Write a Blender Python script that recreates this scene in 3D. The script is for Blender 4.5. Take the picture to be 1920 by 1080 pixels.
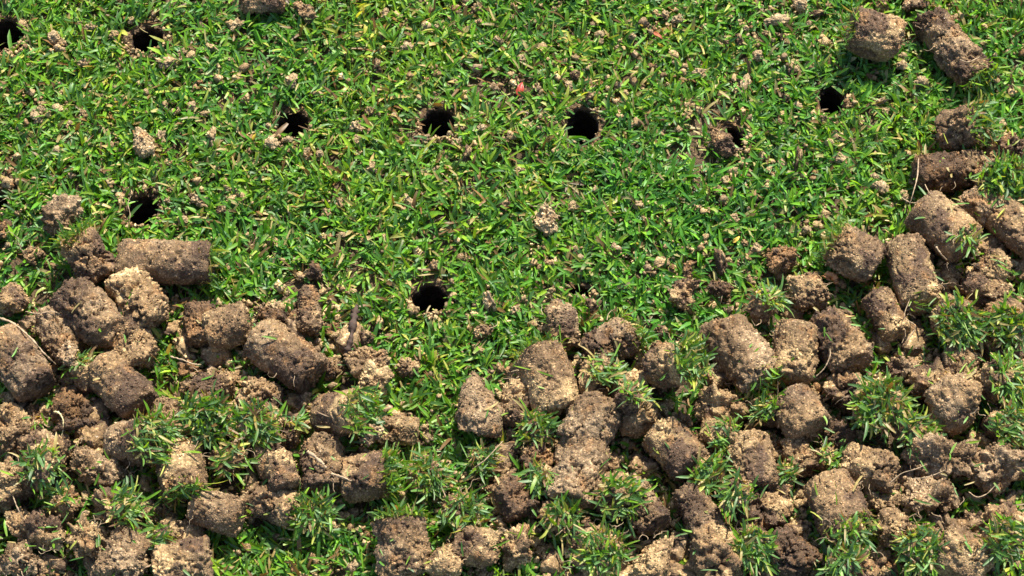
import bpy, math, random
import numpy as np
from mathutils import Vector, Matrix, Quaternion

R = math.radians
random.seed(7)
rng = np.random.default_rng(11)
sc = bpy.context.scene
for o in list(bpy.data.objects):
    bpy.data.objects.remove(o)
C = sc.collection

# ------------------------------------------------------------------ camera, sky, sun, exposure
P = 0.350 / 1920.0            # metres per photo pixel at the turf: the frame spans 35 cm of turf
LENS, SENS = 92.0, 36.0
DIST = 0.350 * LENS / SENS
ELEV = R(62)
fwd = Vector((0, math.cos(ELEV), -math.sin(ELEV)))
cam_loc = Vector((0, 0, 0)) - fwd * DIST
cd = bpy.data.cameras.new('camera')
cd.lens = LENS; cd.sensor_width = SENS; cd.clip_start = 0.01; cd.clip_end = 100
cam = bpy.data.objects.new('camera', cd); C.objects.link(cam)
cam.location = cam_loc
cam.rotation_euler = (math.pi / 2 - ELEV, 0, 0)
sc.camera = cam

SUN_EL, SUN_AZ = R(53), R(20)     # azimuth measured from +Y (far side of the picture) towards +X
sv = Vector((math.sin(SUN_AZ) * math.cos(SUN_EL), math.cos(SUN_AZ) * math.cos(SUN_EL), math.sin(SUN_EL)))
w = bpy.data.worlds.new('World'); sc.world = w; w.use_nodes = True
nt = w.node_tree
bg = nt.nodes['Background']
sky = nt.nodes.new('ShaderNodeTexSky'); sky.sky_type = 'NISHITA'; sky.sun_disc = False
sky.sun_elevation = SUN_EL; sky.sun_rotation = SUN_AZ
nt.links.new(sky.outputs[0], bg.inputs[0]); bg.inputs[1].default_value = 0.10
ld = bpy.data.lights.new('sun', 'SUN'); ld.energy = 4.6; ld.angle = R(0.5); ld.color = (1.0, 0.94, 0.80)
sun = bpy.data.objects.new('sun', ld); C.objects.link(sun)
sun.rotation_euler = (-sv).to_track_quat('-Z', 'Y').to_euler()
sun.location = sv * 2
sc.view_settings.view_transform = 'Standard'; sc.view_settings.look = 'None'
sc.view_settings.exposure = 1.12; sc.view_settings.gamma = 1

up = Vector((0, math.sin(ELEV), math.cos(ELEV)))
def at(px, py, z):
    """world point (in pixel units) at height z seen at photo pixel px, py"""
    k = SENS / LENS / 1920.0
    d = fwd + Vector((1, 0, 0)) * ((px - 960) * k) + up * ((540 - py) * k)
    t = (z * P - cam_loc.z) / d.z
    p = cam_loc + d * t
    return Vector((p.x / P, p.y / P, z))

# ------------------------------------------------------------------ numpy noise
def _h(ix, iy, iz, s):
    n = (ix.astype(np.int64) * 374761393 + iy.astype(np.int64) * 668265263 + iz.astype(np.int64) * 2147483647 + s * 1274126177) & 0xFFFFFFFF
    n = ((n ^ (n >> 13)) * 1274126177) & 0xFFFFFFFF
    n = ((n ^ (n >> 16)) * 2246822519) & 0xFFFFFFFF
    n = n ^ (n >> 15)
    return (n & 0xFFFFFF).astype(np.float32) / 16777215.0
def vnoise(p, s=0):
    i = np.floor(p).astype(np.int64); f = (p - i).astype(np.float32)
    f = f * f * f * (f * (f * 6 - 15) + 10)
    r = 0
    for dx in (0, 1):
        wx = f[:, 0] if dx else 1 - f[:, 0]
        for dy in (0, 1):
            wy = f[:, 1] if dy else 1 - f[:, 1]
            for dz in (0, 1):
                wz = f[:, 2] if dz else 1 - f[:, 2]
                r = r + wx * wy * wz * _h(i[:, 0] + dx, i[:, 1] + dy, i[:, 2] + dz, s)
    return r * 2 - 1
def fbm(p, s=0, o=3, g=0.5):
    r = 0; a = 1; q = p
    for k in range(o):
        r = r + a * vnoise(q, s + k * 17); q = q * 2.03 + 5.1; a *= g
    return r
def worley(p, s=0):
    i = np.floor(p).astype(np.int64); best = np.full(len(p), 9.0, np.float32)
    for dx in (-1, 0, 1):
        for dy in (-1, 0, 1):
            for dz in (-1, 0, 1):
                a, b, c = i[:, 0] + dx, i[:, 1] + dy, i[:, 2] + dz
                d = (a + _h(a, b, c, s) - p[:, 0]) ** 2 + (b + _h(a, b, c, s + 1) - p[:, 1]) ** 2 + (c + _h(a, b, c, s + 2) - p[:, 2]) ** 2
                best = np.minimum(best, d)
    return np.sqrt(best)

# ------------------------------------------------------------------ mesh building
def make_mesh(name, V, F, col=None, smooth=True):
    """V (n,3) in pixel units; F (m,4) or (m,3) faces"""
    me = bpy.data.meshes.new(name)
    Fs = F if isinstance(F, list) else [F]
    Fs = [f for f in Fs if len(f)]
    me.vertices.add(len(V)); me.vertices.foreach_set('co', (np.asarray(V, np.float32) * P).ravel())
    nl = sum(f.size for f in Fs); nf = sum(len(f) for f in Fs)
    me.loops.add(nl); me.polygons.add(nf)
    me.loops.foreach_set('vertex_index', np.concatenate([f.ravel() for f in Fs]).astype(np.int32))
    tot = np.concatenate([np.full(len(f), f.shape[1], np.int32) for f in Fs])
    st = np.concatenate([[0], np.cumsum(tot)[:-1]]).astype(np.int32)
    me.polygons.foreach_set('loop_start', st)
    me.polygons.foreach_set('loop_total', tot)
    me.polygons.foreach_set('use_smooth', np.full(nf, smooth, bool))
    if col is not None:
        a = me.color_attributes.new('col', 'FLOAT_COLOR', 'POINT')
        c4 = np.ones((len(V), 4), np.float32); c4[:, :3] = col
        a.data.foreach_set('color', c4.ravel())
    me.update(calc_edges=True)
    return me
def link(name, me, mat=None, parent=None):
    if mat and not me.materials: me.materials.append(mat)
    o = bpy.data.objects.new(name, me); C.objects.link(o)
    if parent: o.parent = parent
    return o
def tag(o, label=None, cat=None, group=None, kind=None):
    if label: o['label'] = label
    if cat: o['category'] = cat
    if group: o['group'] = group
    if kind: o['kind'] = kind
    return o

# ------------------------------------------------------------------ materials
def nodes(name):
    m = bpy.data.materials.new(name); m.use_nodes = True
    t = m.node_tree; t.nodes.clear()
    out = t.nodes.new('ShaderNodeOutputMaterial')
    return m, t, out
def soil_material(name, grain=1.0, const=None, mul=1.0):
    m, t, out = nodes(name)
    N, L = t.nodes.new, t.links.new
    b = N('ShaderNodeBsdfPrincipled'); b.inputs['Roughness'].default_value = 0.85
    b.inputs['Specular IOR Level'].default_value = 0.3
    tc = N('ShaderNodeTexCoord')
    if const is None:
        at_ = N('ShaderNodeVertexColor'); at_.layer_name = 'col'; base = at_.outputs['Color']
    else:
        rg = N('ShaderNodeRGB'); rg.outputs[0].default_value = (*const, 1); base = rg.outputs[0]
    # sand grains: each voronoi cell its own lightness
    vo = N('ShaderNodeTexVoronoi'); vo.inputs['Scale'].default_value = 1 / (2.5 * P) * grain
    L(tc.outputs['Object'], vo.inputs['Vector'])
    sp = N('ShaderNodeSeparateColor'); L(vo.outputs['Color'], sp.inputs[0])
    cr = N('ShaderNodeValToRGB'); e = cr.color_ramp.elements
    e[0].position = 0.0; e[0].color = (0.55, 0.53, 0.5, 1)
    e[1].position = 1.0; e[1].color = (3.2, 3.3, 3.3, 1)
    for p_, c_ in ((0.3, 0.76), (0.6, 1.0), (0.86, 1.4), (0.95, 2.0)):
        q = cr.color_ramp.elements.new(p_); q.color = (c_, c_, c_ * 0.97, 1)
    L(sp.outputs[0], cr.inputs[0])
    no = N('ShaderNodeTexNoise'); no.inputs['Scale'].default_value = 1 / (14 * P); no.inputs['Detail'].default_value = 5
    no.inputs['Roughness'].default_value = 0.65
    L(tc.outputs['Object'], no.inputs['Vector'])
    mr = N('ShaderNodeMapRange'); mr.inputs['From Min'].default_value = 0.3; mr.inputs['From Max'].default_value = 0.7
    mr.inputs['To Min'].default_value = 0.62 * mul; mr.inputs['To Max'].default_value = 1.38 * mul
    L(no.outputs['Fac'], mr.inputs['Value'])
    m1 = N('ShaderNodeMix'); m1.data_type = 'RGBA'; m1.blend_type = 'MULTIPLY'; m1.inputs[0].default_value = 0.75
    L(base, m1.inputs[6]); L(cr.outputs['Color'], m1.inputs[7])
    m2 = N('ShaderNodeVectorMath'); m2.operation = 'SCALE'
    L(m1.outputs[2], m2.inputs[0]); L(mr.outputs[0], m2.inputs['Scale'])
    L(m2.outputs[0], b.inputs['Base Color'])
    # a few wet quartz glints
    gl = N('ShaderNodeMapRange'); gl.inputs['From Min'].default_value = 0.9; gl.inputs['From Max'].default_value = 0.96
    gl.inputs['To Min'].default_value = 0.9; gl.inputs['To Max'].default_value = 0.28
    L(sp.outputs[1], gl.inputs['Value']); L(gl.outputs[0], b.inputs['Roughness'])
    v2 = N('ShaderNodeTexVoronoi'); v2.inputs['Scale'].default_value = 1 / (2.5 * P) * grain
    L(tc.outputs['Object'], v2.inputs['Vector'])
    ad = N('ShaderNodeMath'); ad.operation = 'MULTIPLY_ADD'; ad.inputs[1].default_value = -1.0
    L(v2.outputs['Distance'], ad.inputs[0]); L(no.outputs['Fac'], ad.inputs[2])
    bp = N('ShaderNodeBump'); bp.inputs['Strength'].default_value = 0.9; bp.inputs['Distance'].default_value = 1.6 * P
    L(ad.outputs[0], bp.inputs['Height']); L(bp.outputs[0], b.inputs['Normal'])
    L(b.outputs[0], out.inputs[0])
    return m
def grass_material(name):
    m, t, out = nodes(name)
    N, L = t.nodes.new, t.links.new
    a = N('ShaderNodeVertexColor'); a.layer_name = 'col'
    tc = N('ShaderNodeTexCoord')
    no = N('ShaderNodeTexNoise'); no.inputs['Scale'].default_value = 1 / (9 * P); no.inputs['Detail'].default_value = 2
    L(tc.outputs['Object'], no.inputs['Vector'])
    mr = N('ShaderNodeMapRange'); mr.inputs['From Min'].default_value = 0.3; mr.inputs['From Max'].default_value = 0.7
    mr.inputs['To Min'].default_value = 0.8; mr.inputs['To Max'].default_value = 1.2
    L(no.outputs['Fac'], mr.inputs['Value'])
    sc_ = N('ShaderNodeVectorMath'); sc_.operation = 'SCALE'; L(a.outputs['Color'], sc_.inputs[0]); L(mr.outputs[0], sc_.inputs['Scale'])
    b = N('ShaderNodeBsdfPrincipled'); b.inputs['Roughness'].default_value = 0.48
    b.inputs['Specular IOR Level'].default_value = 0.6
    L(sc_.outputs[0], b.inputs['Base Color'])
    tr = N('ShaderNodeBsdfTranslucent')
    tm = N('ShaderNodeMix'); tm.data_type = 'RGBA'; tm.blend_type = 'MULTIPLY'; tm.inputs[0].default_value = 1
    L(sc_.outputs[0], tm.inputs[6]); tm.inputs[7].default_value = (1.55, 1.45, 0.45, 1)
    L(tm.outputs[2], tr.inputs[0])
    mx = N('ShaderNodeMixShader'); mx.inputs[0].default_value = 0.36
    L(b.outputs[0], mx.inputs[1]); L(tr.outputs[0], mx.inputs[2]); L(mx.outputs[0], out.inputs[0])
    return m
def plain_material(name, c, rough=0.6, var=0.35, scale=8):
    m, t, out = nodes(name)
    N, L = t.nodes.new, t.links.new
    b = N('ShaderNodeBsdfPrincipled'); b.inputs['Roughness'].default_value = rough
    tc = N('ShaderNodeTexCoord'); no = N('ShaderNodeTexNoise'); no.inputs['Scale'].default_value = 1 / (scale * P); no.inputs['Detail'].default_value = 4
    L(tc.outputs['Object'], no.inputs['Vector'])
    cr = N('ShaderNodeValToRGB'); e = cr.color_ramp.elements
    e[0].position = 0.3; e[0].color = tuple(x * (1 - var) for x in c) + (1,)
    e[1].position = 0.7; e[1].color = tuple(min(1, x * (1 + var)) for x in c) + (1,)
    L(no.outputs['Fac'], cr.inputs[0]); L(cr.outputs[0], b.inputs['Base Color'])
    bp = N('ShaderNodeBump'); bp.inputs['Strength'].default_value = 0.5; bp.inputs['Distance'].default_value = 1.0 * P
    L(no.outputs['Fac'], bp.inputs['Height']); L(bp.outputs[0], b.inputs['Normal'])
    L(b.outputs[0], out.inputs[0])
    return m
M_SOIL = soil_material('sandy_soil')
M_GROUND = soil_material('thatch_and_soil', 1.0, (0.085, 0.055, 0.032))
M_HOLE = soil_material('hole_soil')
M_GRASS = grass_material('bentgrass')
M_ROOT = plain_material('dry_root', (0.38, 0.27, 0.165), 0.75)
M_STICK = plain_material('dark_worm_cast', (0.058, 0.034, 0.024), 0.85)
M_LEAF = plain_material('red_leaf', (0.34, 0.04, 0.02), 0.45, 0.4, 5)
M_BUD = plain_material('orange_stem', (0.45, 0.2, 0.07), 0.45)

# ------------------------------------------------------------------ soil lumps
DK = np.array((0.082, 0.050, 0.031)); MD = np.array((0.225, 0.142, 0.072)); TN = np.array((0.36, 0.245, 0.125))
RD = np.array((0.20, 0.108, 0.048)); GY = np.array((0.245, 0.167, 0.098)); PL = np.array((0.47, 0.34, 0.18)); CT = np.array((0.39, 0.28, 0.16))
TONES = {'v': (CT, TN, CT * 0.85), 'g': (GY, GY * 1.2, (DK + MD) / 2), 'd': (MD, GY, DK), 't': (TN, MD, (DK + MD) / 2), 'r': (RD, MD, DK), 'm': (MD * 1.1, TN, DK * 1.15), 'p': (PL, TN, MD), 'k': (DK * 0.8, RD * 0.6, DK)}
SPH = {}
def grid_faces(nu, nv, off=0):
    i = np.arange(nu - 1)[:, None]; j = np.arange(nv)[None, :]; k = (j + 1) % nv
    return np.stack([(i * nv + j + 0 * k), (i * nv + k), ((i + 1) * nv + k), ((i + 1) * nv + j)], -1).reshape(-1, 4) + off
# a small low octahedral grain
G_V = np.array([(1, 0, 0), (-1, 0, 0), (0, 1, 0), (0, -1, 0), (0, 0, 1), (0, 0, -1), (.6, .6, .6), (-.6, .6, .6), (.6, -.6, .6), (-.6, -.6, .6)], np.float32)
G_F = np.array([(4, 0, 6), (4, 6, 2), (4, 2, 7), (4, 7, 1), (4, 1, 9), (4, 9, 3), (4, 3, 8), (4, 8, 0), (6, 0, 2), (7, 2, 1), (9, 1, 3), (8, 3, 0), (5, 2, 0), (5, 1, 2), (5, 3, 1), (5, 0, 3)])
def lump_mesh(name, L, D, tone='m', shape='c', seed=0, grains=True, res=1.0):
    r = np.random.default_rng(seed * 131 + 5)
    D = D * 0.95; L = L * 0.95; a = D / 2.0; hl = L / 2.0
    step = 2.3 / res
    nv = int(np.clip(math.pi * D / step, 14, 150)); nu = int(np.clip((L + D) / step, 10, 130))
    u = np.linspace(0, 1, nu); v = np.arange(nv) / nv * 2 * math.pi
    e = {'c': 11.0, 'b': 9.0, 'l': 3.0, 'r': 2.8, 'p': 3.5}[shape]
    th = (u - 0.5) * math.pi * 0.998
    cz, sz = np.cos(th), np.sin(th)
    k = 1 / (np.abs(cz) ** e + np.abs(sz) ** e) ** (1 / e)
    rr = cz * k; zz = sz * k
    # spread rows by arc length
    s = np.concatenate([[0], np.cumsum(np.hypot(np.diff(rr * a), np.diff(zz * hl)))])
    ss = np.linspace(0, s[-1], nu); rr = np.interp(ss, s, rr); zz = np.interp(ss, s, zz)
    if shape == 'p':
        rr = rr * np.interp(zz, [-1, -0.2, 1], [1, 1, 0.22])
    V = np.stack([np.outer(rr, np.cos(v)) * a, np.outer(rr, np.sin(v)) * a, np.outer(zz, np.ones(nv)) * hl], -1).reshape(-1, 3).astype(np.float32)
    off = r.uniform(-500, 500, 3).astype(np.float32)
    size = min(L, D)
    # knock corners off with random planes: broken faces
    ncut = {'c': 4, 'b': 7, 'l': 6, 'r': 11, 'p': 3}[shape]
    for _ in range(ncut):
        n = r.normal(size=3)
        if shape in 'cb': n[2] = abs(n[2]) * 1.6 * r.choice((-1, 1))
        n /= np.linalg.norm(n)
        ext = math.sqrt((a * math.hypot(n[0], n[1])) ** 2 + (hl * n[2]) ** 2)
        if shape in 'cb': ext = a * math.hypot(n[0], n[1]) + hl * abs(n[2])
        lim = ext * r.uniform(*{'c': (0.82, 0.96), 'b': (0.7, 0.92), 'l': (0.72, 0.92), 'r': (0.55, 0.9), 'p': (0.7, 0.9)}[shape])
        d = V @ n.astype(np.float32) - lim
        V -= np.clip(d, 0, None)[:, None] * n.astype(np.float32) * 0.88
    N = V / np.maximum(np.array([a, a, hl], np.float32) ** 2, 1); N /= np.maximum(np.linalg.norm(N, axis=1)[:, None], 1e-6)
    q = V + off
    lo, mi, cra, gr = {'c': (0.035, 0.022, 5.5, 1.3), 'b': (0.055, 0.04, 11.0, 1.7), 'l': (0.10, 0.05, 6.5, 1.7), 'r': (0.18, 0.12, 11.0, 2.2), 'p': (0.06, 0.035, 4.0, 1.4)}[shape]
    sm = min(1.0, size / 60)
    d = size * lo * fbm(q / (size * 0.55), 3, 2) + size * mi * fbm(q / (size * 0.2), 9, 2)
    rough = np.clip(fbm(q / 45, 21, 2) * 1.6 + {'c': 0.15, 'b': 0.65, 'l': 0.5, 'r': 1.0, 'p': 0.25}[shape], 0.12, 1.25)
    cr = np.abs(fbm((q + 6 * vnoise(q / 9, 40)[:, None]) / 30, 31, 2)); cm = np.clip(fbm(q / 50, 77, 1) * 2 + 0.45, 0, 1)
    d -= 1.25 * cra * sm * np.clip(1.3 - cr / 0.12, 0, 1) * cm
    cr2 = np.abs(fbm(q / 13, 33, 2)); d -= 0.45 * cra * sm * np.clip(1 - cr2 / 0.16, 0, 1) * np.clip(rough - .3, 0, 1)
    wl = worley(q / 5.8, 51); d += rough * gr * 1.05 * (0.55 - wl) * sm
    w2 = worley(q / 3.6, 61); d += (0.35 + 0.65 * rough) * gr * 0.75 * (0.55 - w2) * min(1, sm + 0.3)
    d += (0.4 + rough) * sm * (2.0 * fbm(q / 7.0, 141, 2) + 1.2 * fbm(q / 3.4, 151, 1))
    rid = 1 - np.abs(fbm(q / 24, 161, 3)); d += 4.0 * sm * rough * (rid - 0.75)
    pit = np.clip(fbm(q / 11, 91, 1) - 0.52, 0, 1); d -= 16 * pit * rough * sm
    V = V + N * d[:, None]
    A, B_, Cc = TONES[tone]
    f1 = np.clip(fbm(q / (size * 0.55), 101, 3) * 1.3 + 0.25, 0, 1)[:, None]; f2 = np.clip(fbm(q / (size * 0.5) + 9, 111, 3) * 2.6 + 0.05, 0, 1)[:, None]
    if shape in 'cbp':   # organic top end against sandy bottom end of a core
        sg = r.choice((-1.0, 1.0)); zz_ = (V[:, 2] / hl)[:, None]
        f2 = np.clip(f2 * 0.85 + 0.7 * np.clip(sg * zz_ + 0.25 + 0.5 * fbm(q / 40, 171, 2)[:, None], -0.6, 1), 0, 1)
    col = A * (1 - f1) + B_ * f1; col = col * (1 - f2) + Cc * f2
    ft = np.clip(fbm(q / 20, 131, 2) * 1.4 - 0.55, 0, 0.8)[:, None]; col = col * (1 - ft) + RD * 1.15 * ft
    F = [grid_faces(nu, nv)]
    # close the poles
    n0 = len(V)
    V = np.vstack([V, V[:nv].mean(0), V[n0 - nv:n0].mean(0)]); col = np.vstack([col, col[:1], col[-1:]])
    j = np.arange(nv); k2 = (j + 1) % nv
    T = np.vstack([np.stack([k2, j, np.full(nv, n0)], -1), np.stack([(nu - 1) * nv + j, (nu - 1) * nv + k2, np.full(nv, n0 + 1)], -1)])
    if grains:
        ng = int(min(420, 0.030 * math.pi * D * (L + D) ))
        idx = r.integers(0, n0, ng * 2)
        wgt = rr[np.minimum(idx // nv, nu - 1)]; idx = idx[r.random(ng * 2) < wgt][:ng]
        ng = len(idx)
        if ng:
            sc_ = (r.gamma(3.0, 0.42, ng) + 0.7)[:, None, None]
            ax = r.normal(size=(ng, 3, 3)); Q = np.linalg.qr(ax)[0]
            gv = np.einsum('ij,njk->nik', G_V, Q) * sc_ * r.uniform(0.7, 1.3, (ng, 1, 3)) + V[idx][:, None, :]
            cc = col[idx] * r.choice([0.75, 1.0, 1.25, 1.9], ng, p=[.25, .4, .27, .08])[:, None]
            T = np.vstack([T, (G_F[None] + (np.arange(ng) * len(G_V))[:, None, None] + len(V)).reshape(-1, 3)])
            V = np.vstack([V, gv.reshape(-1, 3)]); col = np.vstack([col, np.repeat(cc, len(G_V), 0)])
    F.append(T)
    return make_mesh(name, V, F, np.clip(col, 0, 0.9))

# ------------------------------------------------------------------ grass blades
PAL = np.array([(0.064, 0.172, 0.030), (0.086, 0.238, 0.017), (0.138, 0.300, 0.015), (0.21, 0.36, 0.020), (0.38, 0.41, 0.07), (0.42, 0.33, 0.13), (0.20, 0.11, 0.04)])
PW = np.array([0.27, 0.31, 0.20, 0.09, 0.035, 0.05, 0.045])
def blades(base, az, e0, bend, length, width, r, pw=PW, palette=PAL, cut=0.45):
    n = len(base); K = 5
    t = np.linspace(0, 1, K)
    el = e0[:, None] - bend[:, None] * t[None] ** 1.1
    sway = (r.normal(0, 0.35, n))[:, None] * t[None] ** 1.5
    A = az[:, None] + sway
    d = np.stack([np.cos(el) * np.cos(A), np.cos(el) * np.sin(A), np.sin(el)], -1)
    seg = length[:, None, None] / (K - 1)
    ctr = np.concatenate([np.zeros((n, 1, 3)), np.cumsum(d[:, :-1] * seg, 1)], 1) + base[:, None, :]
    side = np.stack([-np.sin(A), np.cos(A), np.zeros_like(A)], -1)
    nrm = np.cross(d, side)
    roll = (r.normal(0, 0.42, n))[:, None] + r.normal(0, 0.4, n)[:, None] * t[None]
    S = side * np.cos(roll)[..., None] + nrm * np.sin(roll)[..., None]
    Nn = np.cross(d, S)
    tipw = np.where(r.random(n) < cut, r.uniform(0.35, 0.75, n), 0.06)
    prof = np.array([0.55, 0.92, 1.0, 0.86, 0.0])[None] * np.ones((n, 1)); prof[:, 4] = tipw
    hw = width[:, None] * prof / 2
    fold = hw * r.uniform(0.15, 0.55, n)[:, None]
    V = np.stack([ctr - S * hw[..., None], ctr + Nn * fold[..., None] * -1, ctr + S * hw[..., None]], 2).reshape(n * K * 3, 3)
    b = (np.arange(n) * K * 3)[:, None, None]
    i = np.arange(K - 1)[None, :, None] * 3; j = np.arange(2)[None, None, :]
    q = b + i + j
    F = np.stack([q, q + 1, q + 4, q + 3], -1).reshape(-1, 4)
    ci = r.choice(len(palette), n, p=pw / pw.sum()); c = palette[ci] * r.uniform(0.75, 1.3, (n, 1))
    c2 = palette[np.clip(ci + 1, 0, 4)] if len(palette) > 4 else c
    bt = np.clip(1 - t * 2.6, 0, 1)[None, :, None] * 0.75
    pale = np.array((0.24, 0.33, 0.06))
    col = c[:, None, :] * (1 - bt) + pale * bt
    old = (ci >= 5)[:, None, None]
    col = np.where(old, c[:, None, :], col)
    # some tips are dry where the mower cut them
    dry = (r.random(n) < 0.12)[:, None, None] * np.array([0, 0, 0, 0.15, 0.8])[None, :, None]
    col = col * (1 - dry) + np.array((0.38, 0.34, 0.16)) * dry
    col = np.repeat(col[:, :, None, :], 3, 2).reshape(-1, 3)
    return V, F, col

def tuft_mesh(name, D, L, seed, dens=1.0, ln=1.0, capz=0.86, lift=0):
    r = np.random.default_rng(seed + 900)
    n = int((200 if capz < 0.9 else 235) * dens * (D / 85) ** 2)
    rad = np.sqrt(r.random(n)) * D * 0.5; ph = r.uniform(0, 2 * math.pi, n)
    if r.random() < 0.6:   # thin on one side
        a0 = r.uniform(0, 6.28); keep = r.random(n) < np.clip(0.75 + 0.5 * np.cos(ph - a0), 0.3, 1); rad, ph = rad[keep], ph[keep]; n = len(rad)
    base = np.stack([rad * np.cos(ph), rad * np.sin(ph), np.full(n, L / 2 * capz) - (rad / (D * .5)) ** 3 * D * (0.12 if capz < 0.9 else 0.03)], -1)
    az = ph + r.normal(0, 2.2, n)
    a0 = r.uniform(0, 6.28)
    az = np.where(r.random(n) < 0.5, a0 + r.choice([0, 0.9, 3.3], n) + r.normal(0, 0.4, n), az)
    e0 = np.clip(r.normal(R(29 + lift), R(18), n), R(0), R(90)); bend = np.clip(r.normal(R(40), R(26), n), R(-10), R(110))
    ln_ = np.clip(r.normal(24, 9, n), 8, 56) * ln; wd = np.clip(r.normal(4.4, 1.2, n), 2.0, 8)
    pw = np.array([0.36, 0.25, 0.12, 0.07, 0.06, 0.09, 0.05])
    V, F, col = blades(base, az, e0, bend, ln_, wd, r, pw=pw, palette=np.vstack([(0.082, 0.180, 0.050), (0.105, 0.225, 0.034), PAL[2:]]))
    # brown sheaths and thatch round the crown
    m = n // 3
    rad = D * r.uniform(0.3, 0.5, m); ph = r.uniform(0, 6.28, m)
    b2 = np.stack([rad * np.cos(ph), rad * np.sin(ph), L / 2 * 0.8 - r.uniform(0, 12, m)], -1)
    V2, F2, c2 = blades(b2, ph + r.normal(0, .8, m), np.clip(r.normal(R(55), R(25), m), 0, R(90)), r.normal(R(40), R(20), m), r.uniform(8, 22, m), r.uniform(1.2, 3, m), r, pw=np.array([0, 0, 0.1, 0.15, 0.15, .3, .3]))
    F2 = F2 + len(V)
    return make_mesh(name, np.vstack([V, V2]), np.vstack([F, F2]), np.vstack([col, c2]))

# ------------------------------------------------------------------ turf, ground and holes
HOLES = [  # x, y, radius x, radius y, label
 (277, 76, 35, 30, 'round black core hole near the top left with tan crumbs spilling over its lower lip'),
 (8, 68, 40, 38, 'dark core hole cut off by the left edge, brown soil broken down inside'),
 (547, 233, 33, 31, 'round black core hole with one green blade lying across it'),
 (822, 234, 37, 32, 'dark core hole with brown crumbs heaped along its lower rim and a wide blade above'),
 (1091, 238, 33, 38, 'black core hole in middle of the turf with blades hanging over both sides'),
 (1372, 262, 27, 27, 'core hole half plugged by a brown wedge of soil'),
 (1560, 190, 27, 32, 'small black core hole left of the long broken core at top right'),
 (-3, 382, 20, 24, 'sliver of a black core hole at the left edge below the turf crumbs'),
 (266, 396, 32, 33, 'black core hole just above the long horizontal core with roots on its left rim'),
 (806, 560, 36, 30, 'round black core hole just above the pile in the centre'),
 (1088, 548, 24, 14, 'narrow dark core hole under blades above the small upright core'),
]
hole_w = []
for x, y, rx, ry, _ in HOLES:
    c = at(x, y, 4); hole_w.append((c.x, c.y + ry * 0.06, rx * 0.99, ry * 1.13))
def hole_d(X, Y):
    d = np.full(X.shape, 99.0)
    for cx, cy, rx, ry in hole_w:
        d = np.minimum(d, np.hypot((X - cx) / rx, (Y - cy) / ry))
    return d

X0, X1, Y0, Y1 = -1260, 1260, -960, 940
def gz(X, Y):
    p = np.stack([X / 160, Y / 160, np.zeros_like(X)], -1)
    return fbm(p, 5, 2) * 4.0
g = 6.0
xs = np.arange(X0, X1 + g, g); ys = np.arange(Y0, Y1 + g, g)
XX, YY = np.meshgrid(xs, ys); sh = XX.shape
x_, y_ = XX.ravel(), YY.ravel()
z_ = gz(x_, y_) + 3.0 * vnoise(np.stack([x_ / 14, y_ / 14, 0 * x_], -1), 8) - 2
edge = np.minimum.reduce([x_ - X0, X1 - x_, y_ - Y0, Y1 - y_]); z_ = z_ * np.clip(edge / 60, 0, 1)
ii = (np.arange(sh[0] - 1)[:, None] * sh[1] + np.arange(sh[1] - 1)[None]).ravel()
F = np.stack([ii, ii + 1, ii + sh[1] + 1, ii + sh[1]], -1)
hd = hole_d(x_[F].mean(1), y_[F].mean(1))
F = F[hd > 1.0]
V = np.stack([x_, y_, z_], -1)
# the same sheet runs on far beyond the picture
nb = len(V)
far = 14000.0
outer = np.array([(-far, -far, 0), (far, -far, 0), (far, far, 0), (-far, far, 0)])
cor = np.array([0, sh[1] - 1, sh[0] * sh[1] - 1, (sh[0] - 1) * sh[1]])
V = np.vstack([V, outer])
rim_b = np.arange(0, sh[1]); rim_r = np.arange(0, sh[0]) * sh[1] + sh[1] - 1
rim_t = (sh[0] - 1) * sh[1] + np.arange(sh[1])[::-1]; rim_l = (np.arange(sh[0]) * sh[1])[::-1]
T = []
for k, rim in enumerate((rim_b, rim_r, rim_t, rim_l)):
    a, b = nb + k, nb + (k + 1) % 4
    for q in range(len(rim) - 1): T.append((a, rim[q + 1], rim[q]))
    T.append((a, b, rim[-1]))
ground = link('ground', make_mesh('ground', V, [F, np.array(T)]), M_GROUND)
tag(ground, 'brown soil and thatch under the mown turf', None, None, 'structure')

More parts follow.
